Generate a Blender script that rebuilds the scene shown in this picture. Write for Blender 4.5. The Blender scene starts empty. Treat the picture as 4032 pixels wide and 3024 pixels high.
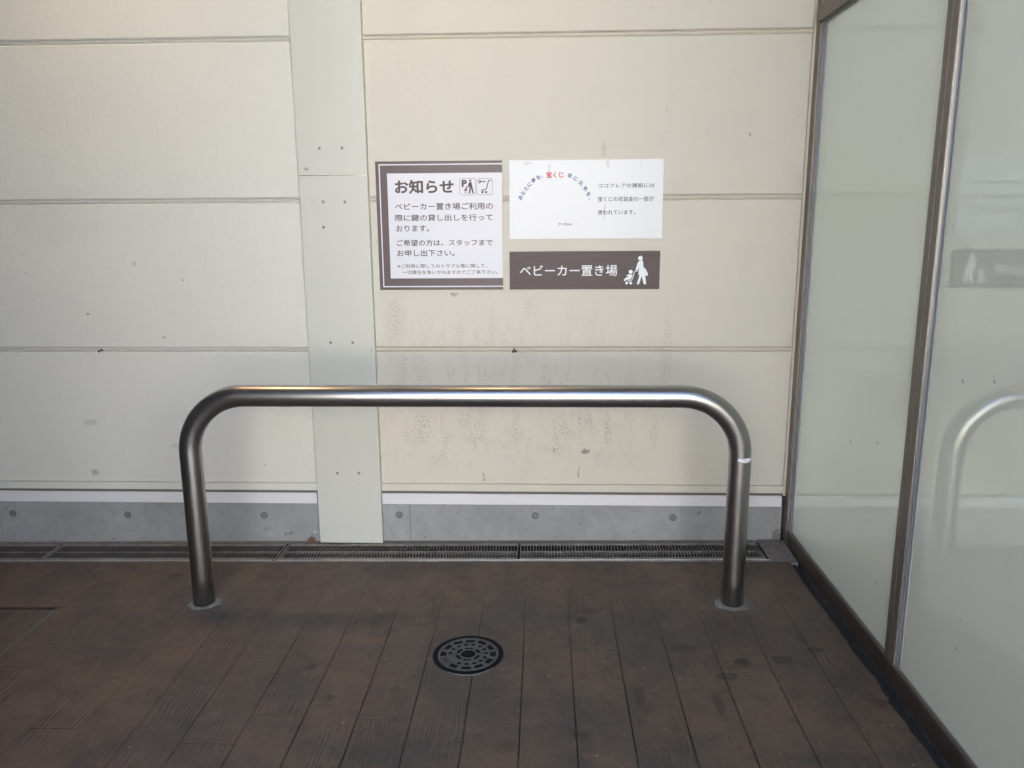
import bpy, bmesh, math, random
from mathutils import Vector, Matrix, Euler

SC = bpy.context.scene
COL = SC.collection
R = math.radians
rnd = random.Random(7)

# ------------------------------------------------------------------ camera
cam_d = bpy.data.cameras.new('camera'); cam = bpy.data.objects.new('camera', cam_d); COL.objects.link(cam)
M3 = Matrix(((0.99924052, -0.00116769, 0.03894886),
             (0.03836243, 0.20477826, -0.97805633),
             (-0.00683381, 0.97880769, 0.20466753)))
cam.matrix_world = Matrix.Translation((0, -3.1853, 1.3553)) @ M3.to_4x4()
cam_d.sensor_width = 36.0
cam_d.lens = 36.0 * 3114.68 / 4032.0
cam_d.clip_start = 0.05; cam_d.clip_end = 400
SC.camera = cam

# ------------------------------------------------------------------ world, sun, exposure
SUN_EL, SUN_AZ = 50.0, 20.0          # the sun stands behind the wall (+Y), slightly to the left
world = bpy.data.worlds.new('World'); SC.world = world; world.use_nodes = True
wn = world.node_tree; wn.nodes.clear()
sky = wn.nodes.new('ShaderNodeTexSky'); sky.sky_type = 'NISHITA'; sky.sun_disc = False
sky.sun_elevation = R(SUN_EL); sky.sun_rotation = R(-SUN_AZ); sky.altitude = 50; sky.dust_density = 1.5
bg = wn.nodes.new('ShaderNodeBackground'); bg.inputs[1].default_value = 0.15
wo = wn.nodes.new('ShaderNodeOutputWorld')
wn.links.new(sky.outputs[0], bg.inputs[0]); wn.links.new(bg.outputs[0], wo.inputs[0])
sd = bpy.data.lights.new('sun', 'SUN'); sd.energy = 5.0; sd.angle = R(0.5); sd.color = (1.0, 0.95, 0.87)
sun = bpy.data.objects.new('sun', sd); COL.objects.link(sun)
az = R(SUN_AZ); el = R(SUN_EL)
sdir = Vector((-math.sin(az) * math.cos(el), math.cos(az) * math.cos(el), math.sin(el)))   # towards the sun
sun.rotation_euler = sdir.to_track_quat('Z', 'Y').to_euler()
SC.view_settings.view_transform = 'Standard'; SC.view_settings.look = 'None'
SC.view_settings.gamma = 1; SC.view_settings.use_curve_mapping = False
SC.view_settings.exposure = 3.28
SC.cycles.use_denoising = True
try: SC.cycles.denoiser = 'OPENIMAGEDENOISE'
except Exception: pass
SC.cycles.max_bounces = 8; SC.cycles.diffuse_bounces = 5; SC.cycles.glossy_bounces = 5
SC.cycles.sample_clamp_indirect = 6; SC.cycles.caustics_reflective = False; SC.cycles.caustics_refractive = False

# ------------------------------------------------------------------ node helpers
class G:
    """small wrapper to write node graphs briefly"""
    def __init__(s, name):
        s.m = bpy.data.materials.new(name); s.m.use_nodes = True
        s.t = s.m.node_tree; s.t.nodes.clear()
        s.out = s.t.nodes.new('ShaderNodeOutputMaterial')
        s.bsdf = s.t.nodes.new('ShaderNodeBsdfPrincipled')
        s.t.links.new(s.bsdf.outputs[0], s.out.inputs[0])
    def n(s, typ, **kw):
        nd = s.t.nodes.new(typ)
        for k, v in kw.items():
            if k == 'inp':
                for a, b in v.items(): s.set(nd, a, b)
            else: setattr(nd, k, v)
        return nd
    def set(s, nd, a, b):
        i = nd.inputs[a]
        if isinstance(b, bpy.types.NodeSocket): s.t.links.new(b, i)
        else: i.default_value = b
    def p(s, **kw):
        for k, v in kw.items(): s.set(s.bsdf, k.replace('_', ' '), v)
    def geo(s): return s.n('ShaderNodeNewGeometry').outputs['Position']
    def obj(s): return s.n('ShaderNodeTexCoord').outputs['Object']
    def rand(s): return s.n('ShaderNodeObjectInfo').outputs['Random']
    def math(s, op, a, b=0.0, c=0.0, clamp=False):
        nd = s.n('ShaderNodeMath', operation=op, use_clamp=clamp)
        s.set(nd, 0, a); s.set(nd, 1, b); s.set(nd, 2, c); return nd.outputs[0]
    def vm(s, op, a, b=(0, 0, 0)):
        nd = s.n('ShaderNodeVectorMath', operation=op); s.set(nd, 0, a)
        if op == 'SCALE': s.set(nd, 3, b)
        else: s.set(nd, 1, b)
        return nd.outputs[0]
    def noise(s, vec, scale, detail=4, rough=0.55, dist=0.0):
        nd = s.n('ShaderNodeTexNoise', inp={'Vector': vec, 'Scale': scale, 'Detail': detail, 'Roughness': rough, 'Distortion': dist})
        return nd.outputs['Fac']
    def ramp(s, f, *stops):
        nd = s.n('ShaderNodeValToRGB'); s.set(nd, 0, f); e = nd.color_ramp.elements
        while len(e) < len(stops): e.new(0.5)
        for i, (pos, c) in enumerate(stops):
            e[i].position = pos; e[i].color = (c, c, c, 1) if isinstance(c, (int, float)) else (*c, 1)
        return nd.outputs[0]
    def mix(s, f, a, b, mode='MIX'):
        nd = s.n('ShaderNodeMix', data_type='RGBA', blend_type=mode)
        s.set(nd, 0, f); 
        for i, v in ((6, a), (7, b)):
            if isinstance(v, (tuple, list)) and len(v) == 3: v = (*v, 1)
            s.set(nd, i, v)
        return nd.outputs[2]
    def sep(s, v):
        nd = s.n('ShaderNodeSeparateXYZ'); s.set(nd, 0, v); return nd.outputs
    def comb(s, x, y, z):
        nd = s.n('ShaderNodeCombineXYZ'); s.set(nd, 0, x); s.set(nd, 1, y); s.set(nd, 2, z); return nd.outputs[0]
    def bump(s, h, strength=0.3, dist=0.01, normal=None):
        nd = s.n('ShaderNodeBump', inp={'Height': h, 'Strength': strength, 'Distance': dist})
        if normal is not None: s.set(nd, 'Normal', normal)
        return nd.outputs[0]
    def blob(s, pos, cx, cz, rx, rz, seed=0.0, wob=0.5, axes='XZ'):
        """soft irregular spot round (cx, cz): 1 inside, 0 outside"""
        o = s.sep(pos); b = o[2] if axes == 'XZ' else o[1]
        dx = s.math('DIVIDE', s.math('SUBTRACT', o[0], cx), rx); dz = s.math('DIVIDE', s.math('SUBTRACT', b, cz), rz)
        d = s.math('ADD', s.math('MULTIPLY', dx, dx), s.math('MULTIPLY', dz, dz))
        return s.math('SUBTRACT', 1.0, d, clamp=True)

def simple(name, col, rough=0.5, metal=0.0, **kw):
    g = G(name); g.p(Base_Color=(*col, 1), Roughness=rough, Metallic=metal, **kw); return g.m

# ------------------------------------------------------------------ materials
def wall_material(name, base, dirty):
    g = G(name); P = g.geo()
    n1 = g.noise(P, 1.3, 3); n2 = g.noise(P, 7, 4); n3 = g.noise(P, 260, 3, 0.6); n4 = g.noise(P, 70, 3, 0.6, 0.4)
    c = g.mix(g.ramp(n1, (0.3, 0.0), (0.7, 1.0)), base, tuple(v * k for v, k in zip(base, (0.955, 0.965, 0.985))))
    c = g.mix(g.math('MULTIPLY', g.ramp(n2, (0.5, 0.0), (0.75, 1.0)), 0.18), c, tuple(v * 0.86 for v in base))
    spots = [(-1.927, 0.299, 0.018, 0.016, (0.42, 0.33, 0.20), 0.8), (-1.66, 1.186, 0.016, 0.010, (0.3, 0.29, 0.27), 0.35),
             (0.235, 1.615, 0.012, 0.035, (0.38, 0.36, 0.30), 0.35), (-0.36, 1.058, 0.018, 0.008, (0.2, 0.19, 0.16), 0.55),
             (0.179, 0.402, 0.02, 0.012, (0.12, 0.11, 0.10), 0.7), (-0.249, 0.288, 0.003, 0.025, (0.1, 0.08, 0.07), 0.8),
             (-1.876, 0.982, 0.008, 0.005, (0.1, 0.1, 0.1), 0.7), (-1.92, 0.52, 0.035, 0.016, (0.3, 0.3, 0.3), 0.3),
             (-1.55, 0.42, 0.035, 0.012, (0.3, 0.3, 0.3), 0.3), (0.15, 0.31, 0.003, 0.03, (0.1, 0.09, 0.08), 0.6),
             (-1.95, 1.37, 0.22, 0.14, (0.50, 0.50, 0.48), 0.14), (0.72, 1.66, 0.16, 0.12, (0.55, 0.52, 0.46), 0.15)]
    wob = g.math('MULTIPLY', g.math('ADD', g.noise(P, 90, 3), -0.5), 0.03)
    Pw = g.vm('ADD', P, g.comb(wob, 0.0, wob))
    for cx, cz, rx, rz, col, st in spots:
        if dirty == (cx > -0.69):
            c = g.mix(g.math('MULTIPLY', g.ramp(g.blob(Pw, cx, cz, rx, rz), (0.0, 0.0), (0.6, 1.0)), st), c, col)
    if dirty:
        o = g.sep(P)
        # tyre and grip scuffs: fine specks gathered in upright smears behind the rail
        sp = g.ramp(g.noise(P, 130, 3, 0.6), (0.53, 0.0), (0.60, 1.0))
        st = g.noise(g.vm('MULTIPLY', P, (1, 1, 0.42)), 13, 5, 0.7, 0.7)
        st = g.ramp(st, (0.47, 0.0), (0.66, 1.0))
        lo = g.math('MULTIPLY', g.ramp(o[2], (0.28, 0.0), (0.40, 1.0)), g.ramp(g.math('DIVIDE', o[2], 2.0), (0.37, 1.0), (0.56, 0.0)), clamp=True)
        xs = g.math('ADD', g.math('MULTIPLY', o[0], 0.5), 0.5)       # -1..1 -> 0..1
        xm = g.math('MULTIPLY', g.ramp(xs, (0.15, 0.35), (0.24, 1.0)), g.ramp(xs, (0.62, 1.0), (0.78, 0.0)))
        area = g.math('MULTIPLY', lo, xm)
        m = g.math('MULTIPLY', g.math('MULTIPLY', sp, st), area)
        c = g.mix(g.math('MULTIPLY', m, 0.55), c, (0.17, 0.16, 0.14))
        c = g.mix(g.math('MULTIPLY', g.math('MULTIPLY', st, area), 0.07), c, (0.25, 0.235, 0.21))
        for cx, cz, rx, rz in ((-0.205, 0.93, 0.016, 0.10), (-0.06, 1.0, 0.018, 0.05), (0.50, 0.80, 0.028, 0.22), (-0.42, 0.52, 0.014, 0.05), (0.27, 0.50, 0.018, 0.10),
                               (0.12, 0.57, 0.012, 0.05), (0.46, 0.48, 0.02, 0.10), (-0.10, 0.47, 0.03, 0.05), (0.05, 0.41, 0.05, 0.03), (-0.30, 0.45, 0.03, 0.02), (-0.60, 0.95, 0.05, 0.13),
                               (-0.50, 0.50, 0.06, 0.07)):
            mm = g.math('MULTIPLY', g.ramp(g.blob(Pw, cx, cz, rx, rz), (0.0, 0.0), (0.8, 1.0)), g.ramp(g.noise(P, 130, 3, 0.6), (0.48, 0.0), (0.60, 1.0)))
            c = g.mix(g.math('MULTIPLY', mm, 0.30), c, (0.2, 0.19, 0.165))
    # grime along the foot and a few dark pin points
    pin = g.ramp(g.noise(P, 31, 1, 0.3), (0.80, 0.0), (0.82, 1.0))
    c = g.mix(g.math('MULTIPLY', pin, 0.5), c, (0.1, 0.09, 0.08))
    h = g.math('ADD', g.math('MULTIPLY', n3, 0.35), n4)
    g.p(Base_Color=c, Roughness=0.55, Normal=g.bump(h, 0.32, 0.003)); g.p(**{'Specular_IOR_Level': 0.35})
    return g.m
M_WALL_L = wall_material('wall_paint_grey_cream', (0.69, 0.68, 0.612), False)
M_WALL_R = wall_material('wall_paint_beige', (0.64, 0.61, 0.525), True)
def bead_mat(name, col):
    g = G(name); P = g.geo(); n = g.noise(P, 30, 3)
    g.p(Base_Color=g.mix(n, tuple(v * 0.82 for v in col), col), Roughness=0.45, Normal=g.bump(g.noise(P, 120, 3), 0.3, 0.002)); return g.m
M_BEAD_L = bead_mat('sealant_grey', (0.62, 0.60, 0.55)); M_BEAD_R = bead_mat('sealant_beige', (0.63, 0.58, 0.49))
g = G('column_cover_paint'); P = g.geo()
c = g.mix(g.noise(P, 3, 3), (0.56, 0.572, 0.515), (0.60, 0.61, 0.55))
c = g.mix(g.math('MULTIPLY', g.ramp(g.blob(P, -0.925, 1.55, 0.012, 0.008), (0, 0), (0.6, 1)), 0.6), c, (0.2, 0.2, 0.19))
c = g.mix(g.math('MULTIPLY', g.ramp(g.noise(P, 38, 2, 0.3), (0.76, 0), (0.8, 1)), 0.3), c, (0.3, 0.3, 0.27))
g.p(Base_Color=c, Roughness=0.38, Normal=g.bump(g.noise(P, 6, 3), 0.12, 0.01)); M_COVER = g.m
M_DARK = simple('dark_gap', (0.012, 0.012, 0.014), 0.9)
M_RUBBER = simple('aged_joint_rubber', (0.20, 0.175, 0.155), 0.7)
M_GAPBROWN = simple('perished_joint_rubber', (0.06, 0.05, 0.045), 0.8)
g = G('white_flashing'); P = g.geo()
g.p(Base_Color=g.mix(g.noise(g.vm('MULTIPLY', P, (3, 1, 20)), 3, 4), (0.68, 0.68, 0.70), (0.75, 0.75, 0.77)), Roughness=0.35); M_FLASH = g.m
g = G('plinth_concrete'); P = g.geo()
a = g.noise(P, 4, 5, 0.6); b = g.noise(P, 28, 4, 0.6); s = g.ramp(g.noise(P, 60, 2, 0.4), (0.72, 0.0), (0.76, 1.0))
c = g.mix(g.ramp(a, (0.3, 0), (0.7, 1)), (0.27, 0.275, 0.275), (0.35, 0.355, 0.355))
c = g.mix(g.math('MULTIPLY', g.ramp(b, (0.45, 0), (0.7, 1)), 0.35), c, (0.22, 0.225, 0.23))
c = g.mix(g.math('MULTIPLY', s, 0.6), c, (0.07, 0.07, 0.07))
wob = g.math('MULTIPLY', g.math('ADD', g.noise(P, 80, 3), -0.5), 0.05); Pw = g.vm('ADD', P, g.comb(wob, 0.0, wob))
for cx, cz, rx, rz, col, st in ((-1.10, 0.02, 0.028, 0.006, (0.17, 0.14, 0.11), 0.75), (-1.20, 0.04, 0.02, 0.01, (0.2, 0.18, 0.16), 0.4), (-0.985, 0.028, 0.012, 0.003, (0.75, 0.75, 0.75), 0.7),
                                (0.66, 0.13, 0.01, 0.006, (0.08, 0.07, 0.07), 0.8), (-0.585, 0.03, 0.008, 0.006, (0.15, 0.15, 0.15), 0.7), (-1.5, 0.05, 0.02, 0.01, (0.15, 0.15, 0.15), 0.4), (0.99, 0.03, 0.02, 0.03, (0.1, 0.09, 0.07), 0.6)):
    c = g.mix(g.math('MULTIPLY', g.ramp(g.blob(Pw, cx, cz, rx, rz), (0, 0), (0.4, 1)), st), c, col)
g.p(Base_Color=c, Roughness=0.75, Normal=g.bump(g.math('ADD', b, g.noise(P, 200, 3)), 0.25, 0.003)); M_CONC = g.m
g = G('tie_plug_mortar'); P = g.geo(); g.p(Base_Color=g.mix(g.noise(P, 60, 4), (0.13, 0.132, 0.13), (0.24, 0.245, 0.24)), Roughness=0.9, Normal=g.bump(g.noise(P, 150, 3), 0.4, 0.003)); M_PLUG = g.m
g = G('tie_ring'); g.p(Base_Color=(0.1, 0.1, 0.1, 1), Roughness=0.9); M_RING = g.m

# floor: stamped wood-grain topping
g = G('stamped_plank_floor'); P = g.geo(); r = g.rand()
off = g.comb(g.math('MULTIPLY', r, 37.0), g.math('MULTIPLY', r, 91.0), 0.0)
Q = g.vm('ADD', P, off)
st = g.vm('MULTIPLY', Q, (1.0, 0.085, 1.0))
warp = g.noise(g.vm('MULTIPLY', Q, (1.0, 0.22, 1.0)), 9, 3, 0.5)
ringv = g.vm('ADD', st, g.comb(g.math('MULTIPLY', warp, 0.07), 0.0, 0.0))
wv = g.n('ShaderNodeTexWave', wave_type='BANDS', bands_direction='X', wave_profile='SIN')
for k, v in (('Vector', ringv), ('Scale', 22.0), ('Distortion', 2.9), ('Detail', 3.0), ('Detail Scale', 1.2), ('Detail Roughness', 0.6)): g.set(wv, k, v)
line = g.ramp(g.noise(g.vm('MULTIPLY', Q, (1.0, 0.05, 1.0)), 34, 3, 0.5), (0.40, 0.15), (0.62, 1.0))   # some growth lines bold, some lost
grain = g.math('MULTIPLY', wv.outputs['Fac'], line)
fine = g.noise(g.vm('MULTIPLY', Q, (1.0, 0.05, 1.0)), 150, 4, 0.65)
wear = g.ramp(g.math('ADD', g.noise(Q, 3.2, 4, 0.6), g.math('MULTIPLY', g.math('SUBTRACT', r, 0.5), 0.16)), (0.46, 0.0), (0.57, 1.0))        # where the stamp is crisp
gm = g.math('MULTIPLY', g.math('ADD', grain, g.math('MULTIPLY', fine, 0.9)), g.math('ADD', g.math('MULTIPLY', wear, 0.88), 0.12))
big = g.noise(P, 2.1, 5, 0.6); mid = g.noise(P, 9, 5, 0.65, 0.5)
c = g.mix(g.ramp(big, (0.40, 0.0), (0.60, 1.0)), (0.074, 0.060, 0.053), (0.126, 0.086, 0.060))
c = g.mix(g.math('MULTIPLY', g.ramp(mid, (0.48, 0.0), (0.62, 1.0)), 0.6), c, (0.056, 0.052, 0.053))
c = g.mix(g.math('MULTIPLY', g.ramp(g.noise(P, 5.5, 5, 0.65, 0.6), (0.52, 0.0), (0.64, 1.0)), 0.5), c, (0.130, 0.095, 0.072))
c = g.mix(g.math('MULTIPLY', g.math('MULTIPLY', g.ramp(grain, (0.55, 0.0), (1.0, 1.0)), wear), 0.35), c, (0.11, 0.108, 0.11))
c = g.mix(g.math('MULTIPLY', g.ramp(grain, (0.0, 1.0), (0.25, 0.0)), g.math('MULTIPLY', wear, 0.22)), c, (0.035, 0.03, 0.028))
c = g.mix(g.math('MULTIPLY', g.math('SUBTRACT', r, 0.5), 0.35, clamp=True), c, (0.05, 0.045, 0.045))
c = g.mix(g.math('MULTIPLY', g.ramp(g.noise(P, 17, 6, 0.75, 0.3), (0.52, 0.0), (0.66, 1.0)), 0.5), c, (0.045, 0.037, 0.034))
c = g.mix(g.math('MULTIPLY', g.ramp(g.noise(g.vm('ADD', P, (5, 3, 0)), 23, 6, 0.75), (0.54, 0.0), (0.68, 1.0)), 0.35), c, (0.150, 0.118, 0.095))
wobf = g.math('MULTIPLY', g.math('ADD', g.noise(P, 35, 3), -0.5), 0.03); Pf = g.vm('ADD', P, g.comb(wobf, wobf, 0.0))
for cx, cy, rx, ry, st_ in ((0.134, -0.682, 0.022, 0.026, 0.85), (0.62, -0.94, 0.03, 0.024, 0.85), (0.553, -1.017, 0.035, 0.025, 0.6), (0.744, -0.926, 0.035, 0.028, 0.6), (-1.455, -0.339, 0.03, 0.03, 0.7),
                            (0.16, -0.62, 0.05, 0.03, 0.4), (0.86, -0.87, 0.03, 0.02, 0.6), (0.84, -0.80, 0.02, 0.03, 0.45), (0.45, -0.86, 0.05, 0.03, 0.5), (0.95, -1.15, 0.03, 0.03, 0.4), (-0.62, -1.14, 0.02, 0.02, 0.5),
                            (-0.72, -0.98, 0.02, 0.015, 0.5), (0.28, -1.12, 0.02, 0.05, 0.6), (0.10, -1.30, 0.03, 0.02, 0.5), (0.5, -1.15, 0.018, 0.06, 0.5), (-0.1, -1.35, 0.04, 0.03, 0.35)):
    c = g.mix(g.math('MULTIPLY', g.ramp(g.blob(Pf, cx, cy, rx, ry, axes='XY'), (0, 0), (0.5, 1)), st_), c, (0.022, 0.020, 0.020))
# cement smears round the rail feet
for cx, cy in ((-1.24, -0.56), (0.675, -0.56)):
    c = g.mix(g.math('MULTIPLY', g.ramp(g.blob(Pf, cx, cy, 0.13, 0.11, axes='XY'), (0, 0), (0.9, 1)), g.math('MULTIPLY', g.ramp(g.noise(P, 45, 4), (0.4, 0), (0.7, 1)), 0.5)), c, (0.17, 0.17, 0.17))
pin = g.ramp(g.noise(P, 120, 1, 0.2), (0.815, 0.0), (0.83, 1.0))
c = g.mix(g.math('MULTIPLY', pin, 0.35), c, (0.3, 0.28, 0.26))
ro = g.math('ADD', g.math('MULTIPLY', mid, 0.25), 0.46)
g.p(Base_Color=c, Roughness=ro, Normal=g.bump(g.math('ADD', gm, g.math('MULTIPLY', g.noise(P, 160, 3, 0.6), 0.35)), 0.62, 0.004)); g.p(**{'Specular_IOR_Level': 0.4})
M_FLOOR = g.m
M_JOINT = simple('floor_joint_dirt', (0.016, 0.015, 0.017), 0.95)

# metals
g = G('brushed_stainless'); P = g.obj()
s1 = g.noise(g.vm('MULTIPLY', P, (1.2, 12, 12)), 9, 4, 0.6); s2 = g.noise(P, 9, 4, 0.6); 
c = g.mix(s2, (0.37, 0.36, 0.36), (0.43, 0.42, 0.415))
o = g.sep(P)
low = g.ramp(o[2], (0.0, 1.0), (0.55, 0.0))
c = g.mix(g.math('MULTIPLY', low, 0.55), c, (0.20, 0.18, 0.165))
ro = g.math('ADD', g.math('ADD', g.math('MULTIPLY', s1, 0.05), g.math('MULTIPLY', s2, 0.04)), 0.25)
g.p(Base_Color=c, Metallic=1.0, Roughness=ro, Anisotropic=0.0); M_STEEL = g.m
g = G('grate_steel'); P = g.geo()
c = g.mix(g.ramp(g.noise(P, 18, 4), (0.35, 0), (0.7, 1)), (0.19, 0.18, 0.16), (0.30, 0.29, 0.265))
g.p(Base_Color=c, Metallic=0.35, Roughness=0.5, Normal=g.bump(g.noise(P, 150, 3), 0.2, 0.002)); M_GRATE = g.m
g = G('angle_steel'); P = g.geo(); g.p(Base_Color=g.mix(g.noise(P, 25, 4), (0.38, 0.38, 0.37), (0.66, 0.66, 0.64)), Metallic=0.7, Roughness=0.3); M_ANGLE = g.m
M_GRATESIDE = simple('grate_side_dark', (0.028, 0.030, 0.036), 0.8)  # much darker tone for the sides of the grate bars
g = G('bronze_aluminium'); P = g.geo()
c = g.mix(g.ramp(g.noise(P, 5, 5, 0.65), (0.35, 0), (0.7, 1)), (0.155, 0.135, 0.115), (0.185, 0.163, 0.14))
o = g.sep(P); low_tone = g.math('MULTIPLY', g.ramp(o[2], (0.066, 1.0), (0.078, 0.0)), g.ramp(g.noise(P, 14, 5, 0.7), (0.15, 0.6), (0.6, 1)))
c = g.mix(g.math('MULTIPLY', low_tone, 0.8), c, (0.034, 0.030, 0.027))  # darker tone on the bronze below the glass, broken up by noise
g.p(Base_Color=c, Metallic=0.25, Roughness=0.38); M_BRONZE = g.m
M_BRIGHT = simple('bright_aluminium_edge', (0.72, 0.70, 0.66), 0.22, 0.8)
g = G('glazing_gasket'); P = g.geo(); g.p(Base_Color=g.mix(g.noise(g.vm('MULTIPLY', P, (10, 10, 1)), 6, 4), (0.22, 0.225, 0.25), (0.34, 0.345, 0.37)), Roughness=0.3, Metallic=0.3); M_GASKET = g.m
M_GASKET2 = simple('clear_glazing_bead', (0.24, 0.27, 0.29), 0.4, 0.0)

# glass with a pale film behind it
g = G('film_backed_glass'); P = g.geo()
base = g.mix(g.ramp(g.noise(P, 0.9, 2), (0.3, 0), (0.7, 1)), (0.60, 0.66, 0.60), (0.64, 0.70, 0.64))
smear = g.ramp(g.noise(g.vm('MULTIPLY', P, (1, 1, 0.25)), 30, 4), (0.55, 0), (0.8, 1))
base = g.mix(g.math('MULTIPLY', smear, 0.06), base, (0.5, 0.5, 0.48))
pin = g.ramp(g.noise(P, 38, 1, 0.2), (0.82, 0), (0.83, 1)); base = g.mix(g.math('MULTIPLY', pin, 0.5), base, (0.05, 0.05, 0.05))
dif = g.n('ShaderNodeBsdfDiffuse', inp={'Color': base}); tra = g.n('ShaderNodeBsdfTransparent', inp={'Color': (0.86, 0.95, 0.92, 1)})
tr2 = g.n('ShaderNodeBsdfTranslucent', inp={'Color': base})
m0 = g.n('ShaderNodeMixShader', inp={0: 0.030, 1: dif.outputs[0], 2: tr2.outputs[0]})
m1 = g.n('ShaderNodeMixShader', inp={0: 0.005, 1: m0.outputs[0], 2: tra.outputs[0]})
fr = g.n('ShaderNodeFresnel', inp={'IOR': 2.45}); gl = g.n('ShaderNodeBsdfGlossy', inp={'Color': (0.93, 1.0, 0.97, 1), 'Roughness': 0.015})
m2 = g.n('ShaderNodeMixShader', inp={0: fr.outputs[0], 1: m1.outputs[0], 2: gl.outputs[0]})
g.t.nodes.remove(g.bsdf); g.t.links.new(m2.outputs[0], g.out.inputs[0]); M_GLASS = g.m
g = G('clear_glass_back'); t_ = g.n('ShaderNodeBsdfTransparent'); g.t.nodes.remove(g.bsdf); g.t.links.new(t_.outputs[0], g.out.inputs[0]); M_CLEAR = g.m

# signs
M_SIGNWHITE = simple('sign_white_vinyl', (0.68, 0.69, 0.75), 0.4)
g = G('sign_white_board'); P = g.geo()
c = g.mix(g.math('MULTIPLY', g.ramp(g.noise(g.vm('MULTIPLY', P, (1, 1, 0.35)), 22, 3), (0.62, 0), (0.8, 1)), 0.3), (0.66, 0.69, 0.73), (0.5, 0.5, 0.49))
wob = g.math('MULTIPLY', g.math('ADD', g.noise(P, 50, 3), -0.5), 0.02); Pw = g.vm('ADD', P, g.comb(wob, 0.0, wob))
for cx, cz, rx, rz in ((0.252, 1.562, 0.008, 0.02), (0.025, 1.545, 0.007, 0.02), (0.013, 1.282, 0.004, 0.004), (-0.06, 1.565, 0.02, 0.006), (0.24, 1.38, 0.004, 0.04)):
    c = g.mix(g.math('MULTIPLY', g.ramp(g.blob(Pw, cx, cz, rx, rz), (0, 0), (0.6, 1)), 0.45), c, (0.42, 0.41, 0.38))
g.p(Base_Color=c, Roughness=0.32); M_SIGNBOARD = g.m
M_SIGNPURPLE = simple('sign_purple_brown', (0.085, 0.052, 0.058), 0.4)
g = G('sign_woodgrain_brown'); P = g.geo(); gr = g.noise(g.vm('MULTIPLY', P, (0.16, 1, 4.0)), 40, 5, 0.65)
g.p(Base_Color=g.mix(g.ramp(gr, (0.35, 0), (0.75, 1)), (0.052, 0.034, 0.033), (0.080, 0.056, 0.052)), Roughness=0.5); M_SIGNWOOD = g.m
M_INKBROWN = simple('ink_brown', (0.075, 0.042, 0.040), 0.5); M_INKGREY = simple('ink_grey', (0.035, 0.035, 0.038), 0.5)
M_INKBLUE = simple('ink_blue', (0.10, 0.12, 0.33), 0.5); M_INKRED = simple('ink_red', (0.60, 0.055, 0.06), 0.5); M_INKWHITE = simple('ink_white', (0.78, 0.82, 0.86), 0.4)
M_INKBLACK = simple('ink_black', (0.04, 0.04, 0.045), 0.5)

# manhole, mortar, dirt
g = G('grey_cast_cover'); P = g.geo()
g.p(Base_Color=g.mix(g.ramp(g.noise(P, 40, 4), (0.35, 0), (0.7, 1)), (0.055, 0.061, 0.066), (0.084, 0.091, 0.096)), Roughness=0.7, Normal=g.bump(g.noise(P, 300, 3), 0.3, 0.001)); M_CAST = g.m
g = G('cover_dirt'); P = g.geo(); g.p(Base_Color=g.mix(g.noise(P, 60, 4), (0.012, 0.010, 0.011), (0.028, 0.023, 0.022)), Roughness=1.0); g.p(**{'Specular_IOR_Level': 0.1}); M_COVERDIRT = g.m
M_RIM = simple('black_rim_plastic', (0.008, 0.010, 0.013), 0.9, 0.0, Specular_IOR_Level=0.15)
g = G('grout_mortar'); P = g.geo()
g.p(Base_Color=g.mix(g.ramp(g.noise(P, 70, 5, 0.7), (0.3, 0), (0.7, 1)), (0.085, 0.082, 0.08), (0.26, 0.26, 0.255)), Roughness=0.85, Normal=g.bump(g.noise(P, 140, 4), 0.6, 0.004)); M_GROUT = g.m
g = G('patch_mortar'); P = g.geo()
g.p(Base_Color=g.mix(g.ramp(g.noise(P, 25, 5, 0.7), (0.3, 0), (0.7, 1)), (0.13, 0.12, 0.112), (0.24, 0.225, 0.21)), Roughness=0.85, Normal=g.bump(g.noise(P, 90, 4), 0.5, 0.004)); M_PATCH = g.m
g = G('black_mastic'); P = g.geo(); g.p(Base_Color=g.mix(g.noise(P, 60, 4), (0.008, 0.010, 0.016), (0.022, 0.026, 0.036)), Roughness=0.55, Normal=g.bump(g.noise(P, 90, 4), 0.8, 0.006)); M_MASTIC = g.m
M_LEAF = simple('dry_leaf', (0.17, 0.085, 0.045), 0.8); M_CRUMB = simple('pale_crumb', (0.42, 0.40, 0.37), 0.8)
g = G('dark_tile_wall'); P = g.geo(); g.p(Base_Color=g.mix(g.noise(P, 6, 4), (0.03, 0.028, 0.03), (0.05, 0.047, 0.05)), Roughness=0.6); M_DARKWALL = g.m
M_CEIL = simple('canopy_soffit_paint', (0.34, 0.335, 0.33), 0.7)
g = G('light_paving'); P = g.geo(); g.p(Base_Color=g.mix(g.noise(P, 1.5, 4), (0.26, 0.24, 0.22), (0.36, 0.34, 0.31)), Roughness=0.85); M_PAVE = g.m
g = G('facade_render_cream'); P = g.geo(); g.p(Base_Color=g.mix(g.noise(P, 0.7, 4), (0.64, 0.60, 0.54), (0.70, 0.66, 0.60)), Roughness=0.8); M_FACADE = g.m
M_WINDOW = simple('window_glass_dark', (0.04, 0.05, 0.06), 0.08)
g = G('warm_lamp_lens'); g.p(Base_Color=(1, 0.8, 0.55, 1)); g.p(**{'Emission_Color': (1.0, 0.55, 0.2, 1), 'Emission_Strength': 6.0}); M_LENS = g.m
M_TRIM = simple('lamp_trim_white', (0.7, 0.7, 0.7), 0.4)
M_INT1 = simple('interior_board_cream', (0.72, 0.72, 0.62), 0.7); M_INT2 = simple('interior_board_blue', (0.42, 0.56, 0.66), 0.6); M_INT3 = simple('interior_board_grey', (0.5, 0.5, 0.47), 0.7)

# ------------------------------------------------------------------ mesh helpers
def fz(x): return 0.0119 * x               # the floor falls gently to the left
FTILT = -0.0119

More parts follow.
